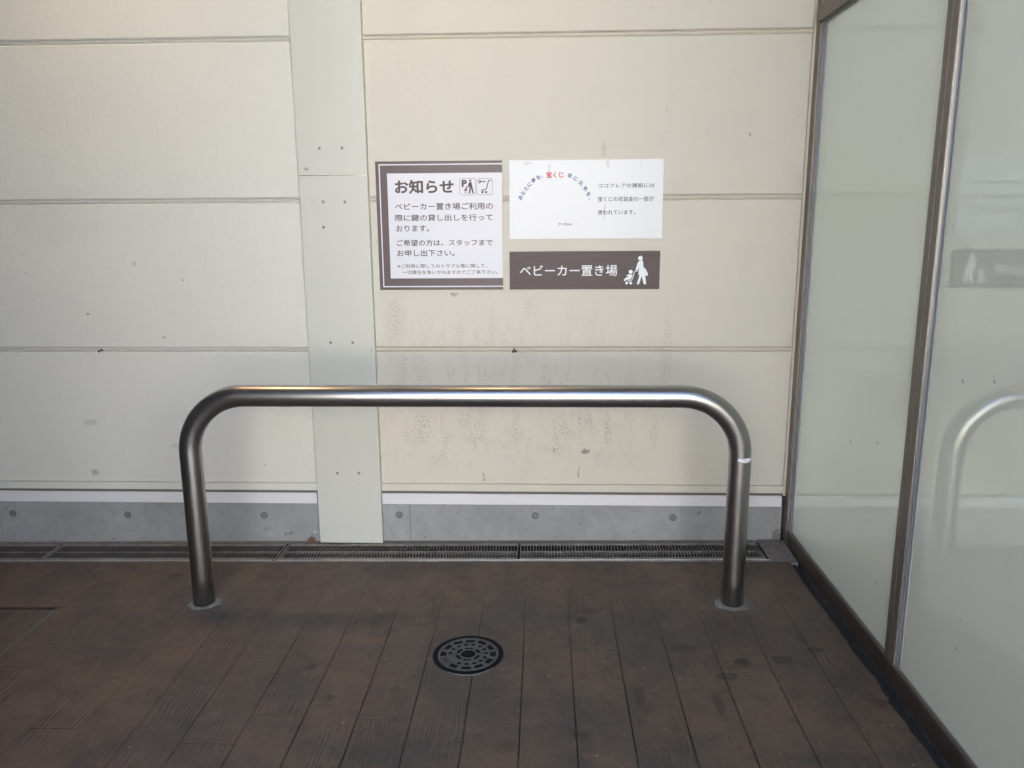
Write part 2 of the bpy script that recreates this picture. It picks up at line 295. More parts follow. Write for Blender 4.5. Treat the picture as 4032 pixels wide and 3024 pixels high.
def link(name, bm, mats, parent=None, smooth=False, bevel=0.0):
    me = bpy.data.meshes.new(name); bm.normal_update(); bm.to_mesh(me); bm.free()
    for m in (mats if isinstance(mats, (list, tuple)) else [mats]): me.materials.append(m)
    if smooth:
        for p in me.polygons: p.use_smooth = True
    o = bpy.data.objects.new(name, me); COL.objects.link(o)
    if parent is not None: o.parent = parent
    if bevel:
        md = o.modifiers.new('edge', 'BEVEL'); md.width = bevel; md.segments = 2; md.limit_method = 'ANGLE'
    return o
def tag(o, label=None, cat=None, group=None, kind=None):
    if label: o['label'] = label
    if cat: o['category'] = cat
    if group: o['group'] = group
    if kind: o['kind'] = kind
    return o
def empty(name, loc=(0, 0, 0), rot=(0, 0, 0)):
    o = bpy.data.objects.new(name, None); COL.objects.link(o); o.location = loc; o.rotation_euler = rot; o.empty_display_size = 0.1
    return o
def box(bm, x0, x1, y0, y1, z0, z1):
    v = [bm.verts.new(p) for p in ((x0, y0, z0), (x1, y0, z0), (x1, y1, z0), (x0, y1, z0), (x0, y0, z1), (x1, y0, z1), (x1, y1, z1), (x0, y1, z1))]
    for f in ((0, 3, 2, 1), (4, 5, 6, 7), (0, 1, 5, 4), (1, 2, 6, 5), (2, 3, 7, 6), (3, 0, 4, 7)): bm.faces.new([v[i] for i in f])
    return bm
def boxobj(name, d, m, parent=None, bevel=0.0):
    return link(name, box(bmesh.new(), *d), m, parent, bevel=bevel)
def tube(bm, pts, rad, seg=32, caps=True):
    rings = []
    n = len(pts)
    for i, p in enumerate(pts):
        p = Vector(p); d = (Vector(pts[min(i + 1, n - 1)]) - Vector(pts[max(i - 1, 0)])).normalized()
        a = Vector((0, 1, 0)) if abs(d.y) < 0.9 else Vector((1, 0, 0))
        u = d.cross(a).normalized(); w = d.cross(u).normalized()
        rr = rad[i] if isinstance(rad, (list, tuple)) else rad
        rings.append([bm.verts.new(p + rr * (math.cos(t) * u + math.sin(t) * w)) for t in (2 * math.pi * k / seg for k in range(seg))])
    for a, b in zip(rings, rings[1:]):
        for k in range(seg): bm.faces.new((a[k], a[(k + 1) % seg], b[(k + 1) % seg], b[k]))
    if caps: bm.faces.new(rings[0][::-1]); bm.faces.new(rings[-1])
    return bm
def flat2d(name, loops, depth, mats, parent=None):
    """2D outline with holes (list of closed point loops, XY) pushed out to a thickness; returns a mesh object lying in XY"""
    cu = bpy.data.curves.new(name, 'CURVE'); cu.dimensions = '2D'; cu.fill_mode = 'BOTH'; cu.extrude = depth / 2
    for lp in loops:
        s = cu.splines.new('POLY'); s.points.add(len(lp) - 1); s.use_cyclic_u = True
        for q, (x, y) in zip(s.points, lp): q.co = (x, y, 0, 1)
    t = bpy.data.objects.new('tmp', cu); COL.objects.link(t); bpy.context.view_layer.update()
    me = bpy.data.meshes.new_from_object(t.evaluated_get(bpy.context.evaluated_depsgraph_get()))
    bpy.data.objects.remove(t); me.name = name; me.materials.clear(); me.materials.append(mats)
    o = bpy.data.objects.new(name, me); COL.objects.link(o)
    if parent is not None: o.parent = parent
    return o
def circ(cx, cy, r, n=20, ry=None, ph=0.0):
    ry = ry or r
    return [(cx + r * math.cos(2 * math.pi * k / n + ph), cy + ry * math.sin(2 * math.pi * k / n + ph)) for k in range(n)]
def stroke(pts, w):
    """polyline -> closed outline of width w"""
    L, Rr = [], []
    for i, p in enumerate(pts):
        a = Vector(pts[max(i - 1, 0)]); b = Vector(pts[min(i + 1, len(pts) - 1)]); d = (b - a).normalized(); nrm = Vector((-d.y, d.x)) * w / 2
        L.append((p[0] + nrm.x, p[1] + nrm.y)); Rr.append((p[0] - nrm.x, p[1] - nrm.y))
    return L + Rr[::-1]
def rrect(x0, y0, x1, y1, r, n=5):
    out = []
    for cx, cy, a in ((x1 - r, y1 - r, 0), (x0 + r, y1 - r, 90), (x0 + r, y0 + r, 180), (x1 - r, y0 + r, 270)):
        for k in range(n + 1):
            t = R(a + 90 * k / n); out.append((cx + r * math.cos(t), cy + r * math.sin(t)))
    return out
def place_on_wall(o, x, y, z):
    o.location = (x, y, z); o.rotation_euler = (R(90), 0, 0)
def text_mesh(body, bold=0.0):
    cu = bpy.data.curves.new('t', 'FONT'); cu.body = body; cu.size = 1.0; cu.resolution_u = 3
    t = bpy.data.objects.new('tmp', cu); COL.objects.link(t); bpy.context.view_layer.update()
    me = bpy.data.meshes.new_from_object(t.evaluated_get(bpy.context.evaluated_depsgraph_get()))
    bpy.data.objects.remove(t)
    if bold:                                # heavier strokes: a few shifted, slightly stacked copies of the outline
        bmb = bmesh.new(); k = 0
        for dx, dy in ((0, 0), (bold, 0), (-bold, 0), (0, bold), (0, -bold), (bold * 0.7, bold * 0.7), (-bold * 0.7, -bold * 0.7)):
            cp = me.copy(); cp.transform(Matrix.Translation((dx, dy, 0.0004 * k))); bmb.from_mesh(cp); bpy.data.meshes.remove(cp); k += 1
        bmb.to_mesh(me); bmb.free()
    return me
def lettering(parent, body, x0, z0, x1, z1, mat, bold=0.0, y=-0.0006, rot=0.0, fit=True, name='lettering'):
    """print on a sign: sign-local metres, x to the right and z up, fitted to the measured box"""
    me = text_mesh(body, bold); xs = [v.co.x for v in me.vertices]; ys = [v.co.y for v in me.vertices]
    ax, bx, ay, by = min(xs), max(xs), min(ys), max(ys)
    sx = (x1 - x0) / (bx - ax); sz = (z1 - z0) / (by - ay)
    if not fit: sx = sz = min(sx, sz)
    cx, cz = (x0 + x1) / 2, (z0 + z1) / 2
    for v in me.vertices:
        px = (v.co.x - (ax + bx) / 2) * sx; pz = (v.co.y - (ay + by) / 2) * sz
        c_, s_ = math.cos(rot), math.sin(rot)
        v.co = (cx + px * c_ - pz * s_, y - v.co.z * 0.04, cz + px * s_ + pz * c_)
    me.materials.clear(); me.materials.append(mat); me.name = name
    o = bpy.data.objects.new(name, me); COL.objects.link(o); o.parent = parent; return o
def printed(parent, loops, mat, name, y=-0.0006):
    """flat printed shape in sign-local metres (x, z)"""
    o = flat2d(name, loops, 0.0002, mat, parent)
    for v in o.data.vertices: v.co = (v.co.x, y - v.co.z, v.co.y)
    return o

# ------------------------------------------------------------------ ground
gb = boxobj('ground', (-60, 60, -60, 60.0, -0.30, -0.075), M_PAVE); tag(gb, kind='structure')
ifl = boxobj('bounce_floor', (1.12, 2.34, -4.0, 3.0, -0.07, 0.0), simple('bounce_floor_tile', (0.66, 0.64, 0.60), 0.6)); tag(ifl, kind='structure')  # unseen pale floor added to bounce daylight onto the back of the glass

floor = boxobj('floor', (-4.2, 1.0, -4.2, -0.205, -0.06, -0.0035), M_JOINT); floor.rotation_euler = (0, FTILT, 0); tag(floor, kind='structure')
PX0, PW = -0.9713, 0.15165
XEND = 0.985
known = {0: [-0.277, -0.424, -1.349], 3: [-1.240], 7: [-1.034], 10: [-0.901], 8: [-1.361]}
PIT = (-1.757, -0.592, -1.24)       # right edge x, back edge y, front edge y
def ragged(n, a, b, amp):
    v = []; x = 0
    for k in range(n): x = 0.7 * x + rnd.uniform(-amp, amp); v.append(x)
    return v
def plank(x0, x1, y0, y1, wide_gap):
    """one stamped board: slightly wavy long edges, softly rolled arris"""
    gx = 0.0011 if wide_gap else 0.0006
    L = y1 - y0; n = max(2, int(L / 0.035)); bm = bmesh.new(); rows = []
    ea = ragged(n + 1, 0, 0, 0.0005); eb = ragged(n + 1, 0, 0, 0.0005)
    dz = rnd.uniform(-0.0004, 0.0004)
    last = x1 > XEND - 0.02
    if last: eb = ragged(n + 1, 0, 0, 0.0045)
    for k in range(n + 1):
        t = k / n; y = y0 + 0.0008 + (L - 0.0016) * t
        f = min(1.0, max(0.0, (-0.45 - y) / 0.8)) * (1.0 if wide_gap else 0.35)
        gx = 0.0002 + 0.0007 * f; dp = -0.0008 - 0.0028 * f; bv = 0.0004 + 0.0014 * f
        a = x0 + gx + ea[k] * (0.3 + 0.7 * f) ; b = x1 - gx + eb[k] * (1 if last else 0.3 + 0.7 * f)
        rows.append([bm.verts.new(p) for p in ((a, y, dp), (a + bv, y, -0.0002 + dz), (b - bv, y, -0.0002 + dz), (b, y, -0.02 if last else dp))])
    for r0, r1 in zip(rows, rows[1:]):
        for i in range(3): bm.faces.new((r0[i], r0[i + 1], r1[i + 1], r1[i]))
    for r0, s in ((rows[0], 0), (rows[-1], 1)):
        q = [bm.verts.new((v.co.x, v.co.y, -0.006)) for v in (r0[1], r0[2])]
        f = (r0[1], q[0], q[1], r0[2]) if s == 0 else (r0[2], q[1], q[0], r0[1]); bm.faces.new(f)
    o = link('plank', bm, M_FLOOR, floor)
    return o
YF = -0.2065
for i in range(-16, 13):
    x0 = PX0 + PW * i; x1 = x0 + PW
    if i == 12: x1 = XEND
    x0_ = max(x0, -4.1)
    if x1 < -3.4: continue
    cuts = list(known.get(i, []))
    y = (min(cuts) if cuts else YF) - rnd.uniform(0.75, 1.5)
    if not cuts and rnd.random() < 0.5: y -= 0.6
    while y > -4.0: cuts.append(y); y -= rnd.uniform(0.95, 1.5)
    ys = sorted([YF, -4.15] + cuts, reverse=True)
    segs = list(zip(ys[1:], ys))
    for (ya, yb) in segs:
        wg = i >= 1 or (ya < -0.9 and i >= -1)
        if x0 < PIT[0] and yb > PIT[2] and ya < PIT[1]:
            if yb > PIT[1]: plank(x0, x1, PIT[1], yb, wg)
            if ya < PIT[2]: plank(x0, x1, ya, PIT[2], wg)
            if x1 > PIT[0]: plank(PIT[0], x1, max(ya, PIT[2]), min(yb, PIT[1]), wg)
        else: plank(x0, x1, ya, yb, wg)

# little stamped nail heads near two board ends
bm = bmesh.new()
for x, y in ((-0.836, -1.33), (-0.845, -1.372), (-0.565, -1.225), (-0.47, -1.222), (-0.945, -1.372), (0.27, -1.345), (0.37, -1.378)):
    r0 = [bm.verts.new((x + 0.006 * math.cos(t), y + 0.006 * math.sin(t), 0.0002)) for t in (k * math.pi / 6 for k in range(12))]
    r1 = [bm.verts.new((x + 0.0042 * math.cos(t), y + 0.0042 * math.sin(t), 0.0016)) for t in (k * math.pi / 6 for k in range(12))]
    for k in range(12): bm.faces.new((r0[k], r0[(k + 1) % 12], r1[(k + 1) % 12], r1[k]))
    bm.faces.new(r1)
o = link('stamped_nail_heads', bm, M_FLOOR, floor, smooth=True); o['kind'] = 'stuff'

# ------------------------------------------------------------------ inspection pit cover at the left
pit = empty('inspection_cover', (0, 0, 0), (0, FTILT, 0))
tag(pit, 'large rectangular floor cover with steel edge, filled with dark plank paving, at the far left', 'floor cover')
boxobj('cover_tray', (-2.7, PIT[0] - 0.002, PIT[2] + 0.012, PIT[1] - 0.012, -0.055, -0.0065), M_JOINT, pit)
bm = bmesh.new()
box(bm, PIT[0] - 0.0095, PIT[0] - 0.0035, PIT[2], PIT[1] - 0.013, -0.05, 0.0006); box(bm, -2.7, PIT[0] - 0.0095, PIT[2], PIT[2] + 0.007, -0.05, 0.0006)
link('edge_frame', bm, simple('dull_edge_steel', (0.13, 0.14, 0.13), 0.6), pit)
x = PIT[0] - 0.012
while x > -2.65:
    w_ = min(PW, x + 2.65)
    bm = box(bmesh.new(), x - w_ + 0.0012, x - 0.0012, PIT[2] + 0.010, PIT[1] - 0.017, -0.02, -0.0014); link('plank', bm, M_FLOOR, pit, bevel=0.001); x -= PW

# ------------------------------------------------------------------ drain channel and grates
drain = empty('drain_channel', (0, 0, 0), (0, FTILT, 0))
tag(drain, 'steel edged drain channel running along the foot of the concrete plinth', 'drain')
bm = bmesh.new()
box(bm, -4.1, 0.905, -0.190, -0.186, -0.14, 0.0); box(bm, -4.1, 0.905, -0.022, -0.018, -0.14, 0.0)
box(bm, -4.1, 0.905, -0.186, -0.022, -0.14, -0.135); box(bm, 0.9052, 0.909, -0.190, -0.018, -0.14, 0.0)
link('channel_body', bm, M_MASTIC, drain)
boxobj('front_angle', (-4.1, 0.909, -0.1945, -0.1902, -0.03, 0.0022), M_ANGLE, drain, bevel=0.0008)
boxobj('back_angle', (-4.1, 0.909, -0.0178, 0.011, -0.03, -0.001), M_PATCH, drain)
def make_grate(x0, label, first):
    t = empty('drain_grate', (x0, 0, 0), (0, FTILT, 0)); t.location.z = fz(x0)
    tag(t, label, 'drain grate', 'steel drain grates along the wall')
    if first is None:
        bm = bmesh.new(); L = 0.994
        box(bm, 0.003, L, -0.1855, -0.1655, -0.004, 0.0008); box(bm, 0.003, L, -0.0395, -0.0225, -0.004, 0.0008)
        box(bm, 0.003, 0.0075, -0.1653, -0.0397, -0.028, 0.0005); box(bm, L - 0.0045, L, -0.1653, -0.0397, -0.028, 0.0005)
        frame = link('frame', bm, M_GRATE, t, bevel=0.0006)
        bm = bmesh.new(); box(bm, 0.0077, L - 0.0047, -0.1065, -0.1020, -0.022, 0.0002); cb = link('centre_bar', bm, M_GRATE, t)
        bm = bmesh.new(); n = 78
        for k in range(1, n):
            x = 0.0075 + (L - 0.012) * k / n
            box(bm, x - 0.0017, x + 0.0017, -0.1652, -0.1068, -0.026, 0.0); box(bm, x - 0.0017, x + 0.0017, -0.1017, -0.0398, -0.026, 0.0)
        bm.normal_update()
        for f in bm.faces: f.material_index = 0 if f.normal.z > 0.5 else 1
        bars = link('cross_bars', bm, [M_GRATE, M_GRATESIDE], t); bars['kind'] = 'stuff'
        return t
    for c_ in first.children:
        d = c_.copy(); COL.objects.link(d); d.parent = t
    return t
g1 = make_grate(-1.097, 'steel drain grate crossing the foot of the pale column cover', None)
make_grate(-0.097, 'steel drain grate nearest the glass wall, behind the right rail post', g1)
make_grate(-2.097, 'steel drain grate behind the left rail post', g1)
make_grate(-3.097, 'shaded steel drain grate at the far left corner', g1)
boxobj('joint_spacer', (-1.103, -1.0955, -0.186, -0.045, -0.02, -0.0045), M_MASTIC, drain)
bm = bmesh.new(); box(bm, -1.112, -1.097, -0.2035, -0.189, -0.01, 0.0035); link('spacer_clip', bm, M_GROUT, drain, bevel=0.002)
# ragged cement line between the paving and the drain angle
bm = bmesh.new(); n = 420; A = ragged(n + 1, 0, 0, 0.0011); B = ragged(n + 1, 0, 0, 0.0006); pv = None
for k in range(n + 1):
    x = -2.9 + 3.9 * k / n; h = 0.0012 + 0.0012 * abs(A[k]) / 0.002
    wd = max(0.0008, 0.0055 + A[k] * 1.8 + 0.004 * math.sin(x * 7.1))
    cur = [bm.verts.new(p) for p in ((x, -0.1948, -0.004), (x, -0.1955, 0.0012), (x, -0.1965 - wd * 0.6, 0.0018 + B[k] * 0.5), (x, -0.1975 - wd, 0.0001 + B[k] * 0.3), (x, -0.199 - wd, -0.004))]
    if pv:
        for i in range(4): bm.faces.new((pv[i + 1], cur[i + 1], cur[i], pv[i]))
    pv = cur
link('cement_line', bm, M_GROUT, drain)
patch = boxobj('mortar_patch', (0.9095, 0.9995, -0.2055, 0.0115, -0.05, 0.0012), M_PATCH, drain)
bm = bmesh.new()
v = [(0.984, -0.232), (1.009, -0.232), (1.0165, -0.005), (0.990, -0.005)]
lo = [bm.verts.new((x, y, -0.01)) for x, y in v]; hi = [bm.verts.new((x, y, 0.006)) for x, y in v]
bm.faces.new(hi)
for k in range(4): bm.faces.new((lo[k], lo[(k + 1) % 4], hi[(k + 1) % 4], hi[k]))
link('end_stop', bm, M_GROUT, drain, bevel=0.002)

# ------------------------------------------------------------------ building wall
wall = empty('building_wall', (0, 0, 0)); tag(wall, 'cream panel wall with horizontal grooves behind the steel rail', 'wall')
XL0, XL1, XR0, XR1 = -4.2, -0.9625, -0.6865, 1.004
ZJ = [0.8324, 1.4324, 2.0324, 2.6324, 3.3]
boxobj('backing', (-4.2, 1.09, 0.030, 0.20, -0.30, 3.56), M_GAPBROWN, wall)
def panel(x0, x1, z0, z1, mat):
    bm = bmesh.new(); c = 0.0045
    f = [(x0 + c, 0, z0 + c), (x1 - c, 0, z0 + c), (x1 - c, 0, z1 - c), (x0 + c, 0, z1 - c)]
    s = [(x0, c, z0), (x1, c, z0), (x1, c, z1), (x0, c, z1)]; b = [(x0, 0.0298, z0), (x1, 0.0298, z0), (x1, 0.0298, z1), (x0, 0.0298, z1)]
    F, S, B = ([bm.verts.new(p) for p in q] for q in (f, s, b)); bm.faces.new(F)
    for P_, Q_ in ((S, F), (B, S)):
        for k in range(4): bm.faces.new((P_[k], P_[(k + 1) % 4], Q_[(k + 1) % 4], Q_[k]))
    return link('wall_panel', bm, mat, wall)
def hbead(x0, x1, z, mat):
    """rounded sealant line lying in a groove"""
    bm = bmesh.new(); n = int((x1 - x0) / 0.04); pv = None; hw = 0.0084
    for k in range(n + 1):
        x = x0 + (x1 - x0) * k / n; w_ = rnd.uniform(-0.0004, 0.0004)
        pr = [(-hw, 0.0088), (-hw * 0.62, 0.0046), (-hw * 0.2, 0.0022), (hw * 0.3, 0.0028), (hw * 0.7, 0.0058), (hw, 0.0090)]
        cur = [bm.verts.new((x, y + w_, z + d)) for d, y in pr]
        if pv:
            for i in range(len(pr) - 1): bm.faces.new((pv[i], cur[i], cur[i + 1], pv[i + 1]))
        pv = cur
    return link('sealant_bead', bm, mat, wall, smooth=True)
GH = 0.0085
for x0, x1, mat, bmat in ((XL0, XL1, M_WALL_L, M_BEAD_L), (XR0, XR1, M_WALL_R, M_BEAD_R)):
    panel(x0, x1, 0.2545, ZJ[0] - GH, mat)
    for a, b in zip(ZJ, ZJ[1:]): panel(x0, x1, a + GH, b - GH, mat)
    for z in ZJ[:-1]: hbead(x0, x1, z, bmat)
    # lip under the lowest panel, rubber gap, white flashing
    boxobj('bottom_lip', (x0, x1, 0.0012, 0.0298, 0.2235, 0.2540), mat, wall)
    boxobj('joint_rubber', (x0, x1, 0.003, 0.0297, 0.2165, 0.2233), M_RUBBER, wall)
    boxobj('flashing', (x0 + 0.002, x1 - 0.004, -0.003, 0.0296, 0.1645, 0.2120), M_FLASH, wall, bevel=0.001)
    boxobj('flashing_shadow_gap', (x0, x1, 0.005, 0.0295, 0.2122, 0.2163), M_GAPBROWN, wall)
# upright sealant beside the column cover and at the glass corner
for x0, x1, m in ((-0.9623, -0.9590, M_BEAD_L), (-0.6850, -0.6868, M_BEAD_R), (1.0045, 1.0135, M_BEAD_R)):
    a, b = min(x0, x1), max(x0, x1)
    boxobj('sealant_bead', (a, b, 0.004 if b < 0 else 0.0005, 0.0295, 0.2123, 3.3), m, wall)
boxobj('upper_wall', (-4.2, 1.09, 0.002, 0.0296, 3.31, 3.56), M_WALL_L, wall)
# split sealant bits on the third groove
for x, z in ((-1.844, 0.829), (-0.115, 0.8265)):
    bm = bmesh.new()
    for k in range(9):
        a, b, s = rnd.gauss(0, 0.007), rnd.gauss(0, 0.0035), rnd.uniform(0.0015, 0.004)
        bmesh.ops.create_icosphere(bm, subdivisions=1, radius=s, matrix=Matrix.Translation((x + a, 0.001, z + b)) @ Matrix.Diagonal((1.4, 0.5, 1, 1)))
    link('split_sealant', bm, M_DARK, wall)

plinth = empty('concrete_plinth', (0, 0, 0)); tag(plinth, 'low grey concrete plinth with round plugs beneath the cream wall', 'plinth')
blocks = []
for x0, x1 in ((-4.2, -2.3855), (-2.3835, -0.9585), (-0.6860, -0.5710), (-0.5690, 1.0080)):
    blocks.append(boxobj('plinth_block', (x0, x1, 0.012, 0.029, -0.09, 0.1640), M_CONC, plinth, bevel=0.0006))
boxobj('block_joint', (-2.39, -2.38, 0.0135, 0.028, -0.08, 0.163), M_RING, plinth); boxobj('block_joint', (-0.5715, -0.5685, 0.0135, 0.028, -0.08, 0.163), M_RING, plinth)
for x, z in ((-2.325, 0.103), (-1.811, 0.101), (-1.207, 0.103), (-0.617, 0.110), (-0.032, 0.111), (0.553, 0.107)):
    # ring, then the mortar plug sunk in it
    r_ = flat2d('plug_ring', [circ(0, 0, 0.0152, 28), circ(0, 0, 0.0128, 28)], 0.001, M_RING, plinth); place_on_wall(r_, x, 0.0117, z)
    pl = flat2d('tie_hole_plug', [circ(0, 0, 0.0127, 24)], 0.0012, M_PLUG, plinth); place_on_wall(pl, x, 0.0118, z)

# column cover
M_RIVET = simple('rivet_metal', (0.24, 0.245, 0.23), 0.4, 0.4)
cover = empty('column_cover', (-0.8215, 0, 0)); tag(cover, 'pale painted metal column cover standing upright between the wall panels', 'column')
def cbox(name, x0, x1, y0, y1, z0, z1, m, bevel=0.0): return boxobj(name, (x0 + 0.8215, x1 + 0.8215, y0, y1, z0, z1), m, cover, bevel)
cbox('cover_plate', -0.9575, -0.6860, -0.020, 0.0292, -0.0065, 1.5240, M_COVER, 0.0012)
cbox('cover_plate', -0.9575, -0.6860, -0.020, 0.0292, 1.5262, 3.32, M_COVER, 0.0012)
cbox('seam_strip', -0.9560, -0.6875, -0.0198, 0.029, 1.5241, 1.5261, M_BRIGHT)
for x, z in ((-0.869, 1.628), (-0.780, 1.628), (-0.865, 1.425), (-0.779, 1.424), (-0.869, 1.327), (-0.866, 0.865), (-0.775, 0.865), (-0.867, 0.307), (-0.776, 0.308)):
    bm = bmesh.new(); pv = None; N = 16
    for rr, yy in ((0.0062, 0.0), (0.0058, -0.0014), (0.0030, -0.0022), (0.0026, -0.0008), (0.0009, -0.0006)):
        cur = [bm.verts.new((x + 0.8215 + rr * math.cos(2 * math.pi * k / N), -0.020 + yy, z + rr * math.sin(2 * math.pi * k / N))) for k in range(N)]
        if pv:
            for k in range(N): bm.faces.new((pv[k], pv[(k + 1) % N], cur[(k + 1) % N], cur[k]))
        pv = cur
    bm.faces.new(pv); o = link('rivet', bm, [M_RIVET, M_DARK], cover)
    o.data.polygons[-1].material_index = 1

# ------------------------------------------------------------------ glass wall on the right
GX = 1.018
gw = empty('glass_partition', (0, 0, 0)); tag(gw, 'bronze framed wall of pale film covered glass reflecting the signs and rail', 'glass wall')
YE = -3.122
boxobj('bottom_rail', (GX, 1.075, YE, -0.0005, -0.05, 0.0785), M_BRONZE, gw, bevel=0.0015)
boxobj('glazing_bead', (GX + 0.0010, GX + 0.0042, YE, -0.062, 0.0787, 0.0835), M_BRONZE, gw, bevel=0.001)
boxobj('glazing_bead', (GX + 0.0062, GX + 0.0094, YE, -0.062, 0.0787, 0.0812), M_GASKET, gw)
# corner post against the wall
boxobj('corner_post', (1.0137, 1.020, -0.040, 0.0285, -0.05, 3.3), M_BRONZE, gw, bevel=0.0008)
boxobj('corner_edge', (1.0202, 1.0235, -0.0500, -0.0402, 0.0788, 3.3), M_BRIGHT, gw)
boxobj('corner_web', (1.0202, 1.0265, -0.0700, -0.0505, 0.0788, 3.3), M_GASKET, gw)
boxobj('corner_gasket', (1.0225, 1.0272, -0.0860, -0.0705, 0.0788, 3.3), M_GASKET2, gw)
ys = [-1.0310, -2.0930]
for yc in ys:
    boxobj('mullion', (GX - 0.0005, 1.0745, yc - 0.0310, yc - 0.0008, 0.0005, 3.3), M_BRONZE, gw, bevel=0.0012)
    boxobj('mullion', (GX - 0.0005, 1.0745, yc + 0.0008, yc + 0.0310, 0.0005, 3.3), M_BRONZE, gw, bevel=0.0012)
    boxobj('mullion_joint', (GX + 0.0005, 1.07, yc - 0.00075, yc + 0.00075, 0.002, 3.3), M_BRIGHT, gw)
    boxobj('bright_edge', (GX + 0.0006, GX + 0.0050, yc - 0.0350, yc - 0.0312, 0.0788, 3.3), M_BRIGHT, gw)
    boxobj('side_gasket', (GX + 0.0040, GX + 0.0092, yc - 0.0460, yc - 0.0352, 0.0788, 3.3), M_GASKET, gw)
    boxobj('side_gasket', (GX + 0.0070, GX + 0.0093, yc - 0.0560, yc - 0.0462, 0.0788, 3.3), M_GASKET2, gw)
edges = [-0.0865] + [v for yc in ys for v in (yc + 0.0312, yc - 0.0562)] + [YE]
for a, b in zip(edges[0::2], edges[1::2]):
    o = boxobj('glass_pane', (GX + 0.0095, GX + 0.0155, b, a, 0.0790, 3.25), M_GLASS, gw); o.data.materials.append(M_CLEAR)
    for f in o.data.polygons: f.material_index = 0 if f.normal.x < -0.5 else 1
te = [-0.0450] + [v for yc in ys for v in (yc + 0.0314, yc - 0.0314)] + [YE]
for a, b in zip(te[0::2], te[1::2]):
    boxobj('transom', (GX - 0.016, GX + 0.0093, b, a, 2.050, 2.106), M_BRONZE, gw, bevel=0.001)
    boxobj('transom_gasket', (GX + 0.0005, GX + 0.0092, b, a, 2.041, 2.0498), M_GASKET, gw)
# ragged mastic along the foot of the glass wall
bm = bmesh.new(); n = 260; A = ragged(n + 1, 0, 0, 0.004); H = ragged(n + 1, 0, 0, 0.0022); pv = None
for k in range(n + 1):
    y = -0.235 - 3.9 * k / n
    cur = [bm.verts.new(p) for p in ((0.965, y, -0.022), (0.985, y, -0.015 + H[k] * 0.6), (0.998 + A[k] * 0.3, y, -0.010 + H[k]), (1.008, y, -0.004 + H[k]), (1.0175, y, 0.008 + abs(A[k]) * 0.8))]
    if pv:
        for i in range(4): bm.faces.new((pv[i], pv[i + 1], cur[i + 1], cur[i]))
    pv = cur
link('foot_sealant', bm, M_MASTIC, gw)

# boards standing inside, dimly seen through the film
ib = empty('interior_screen', (2.35, 0, 0)); tag(ib, 'row of pale upright boards faintly visible behind the glass', 'screen')
for a, b, m, zz in ((-0.34, 0.30, M_INT3, 3.2), (-0.95, -0.345, M_INT1, 3.2), (-1.22, -0.955, M_INT2, 3.2), (-1.9, -1.225, M_INT3, 3.2), (-4.0, -1.905, M_INT1, 3.2)):
    boxobj('board', (0.0, 0.03, a, b, 0.0, zz), m, ib)

# ------------------------------------------------------------------ steel rail
rail = empty('steel_rail', (-0.281, -0.5600, fz(-0.281))); tag(rail, 'brushed steel hoop rail with two posts set in the brown paving', 'rail')
XA, XB, RR, ZT, PR = -1.2360, 0.6740, 0.205, 0.7635, 0.03815
off = rail.location
pts = [(XA, 0, fz(XA) - 0.03)]
pts += [(XA, 0, z) for z in (0.1, 0.3, ZT - RR)]
for k in range(1, 19):
    t = math.pi - (math.pi / 2) * k / 18; pts.append((XA + RR + RR * math.cos(t), 0, ZT - RR + RR * math.sin(t)))
pts += [(x, 0, ZT) for x in (-0.7, -0.3, 0.1, XB - RR)]
for k in range(1, 19):
    t = math.pi / 2 - (math.pi / 2) * k / 18; pts.append((XB - RR + RR * math.cos(t), 0, ZT - RR + RR * math.sin(t)))
pts += [(XB, 0, z) for z in (0.3, 0.1, fz(XB) - 0.03)]
pts = [(x - off.x, y, z - off.z) for x, y, z in pts]
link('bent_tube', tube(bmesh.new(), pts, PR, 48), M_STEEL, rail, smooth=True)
# small white maker's sticker on the right post
bm = bmesh.new(); n = 14; top, bot = [], []
for k in range(n + 1):
    t = k / n; ang = R(-24 + 80 * t); rr = PR + 0.0004
    z1 = 0.5555 + 0.0012 * (1 - abs(2 * t - 1.12)); z0 = 0.5475 - 0.0050 * math.sin(math.pi * min(1, t * 0.97 + 0.02)) + (0.0012 if t > 0.9 else 0)
    x_, y_ = XB + rr * math.sin(ang) - off.x, -rr * math.cos(ang)
    top.append(bm.verts.new((x_, y_, z1 - off.z))); bot.append(bm.verts.new((x_, y_, z0 - off.z)))
for k in range(n): bm.faces.new((bot[k], bot[k + 1], top[k + 1], top[k]))
stk = link('sticker', bm, M_INKWHITE, rail, smooth=True)
me = text_mesh('Tetsu', 0.01); xs = [v.co.x for v in me.vertices]
for v in me.vertices:
    u = (v.co.x - min(xs)) / (max(xs) - min(xs)); ang = R(2 + 26 * u); rr = PR + 0.0008
    v.co = (XB + rr * math.sin(ang) - off.x, -rr * math.cos(ang), 0.5480 + v.co.y * 0.0052 - off.z)
me.materials.clear(); me.materials.append(M_INKBLUE); o = bpy.data.objects.new('lettering', me); COL.objects.link(o); o.parent = stk
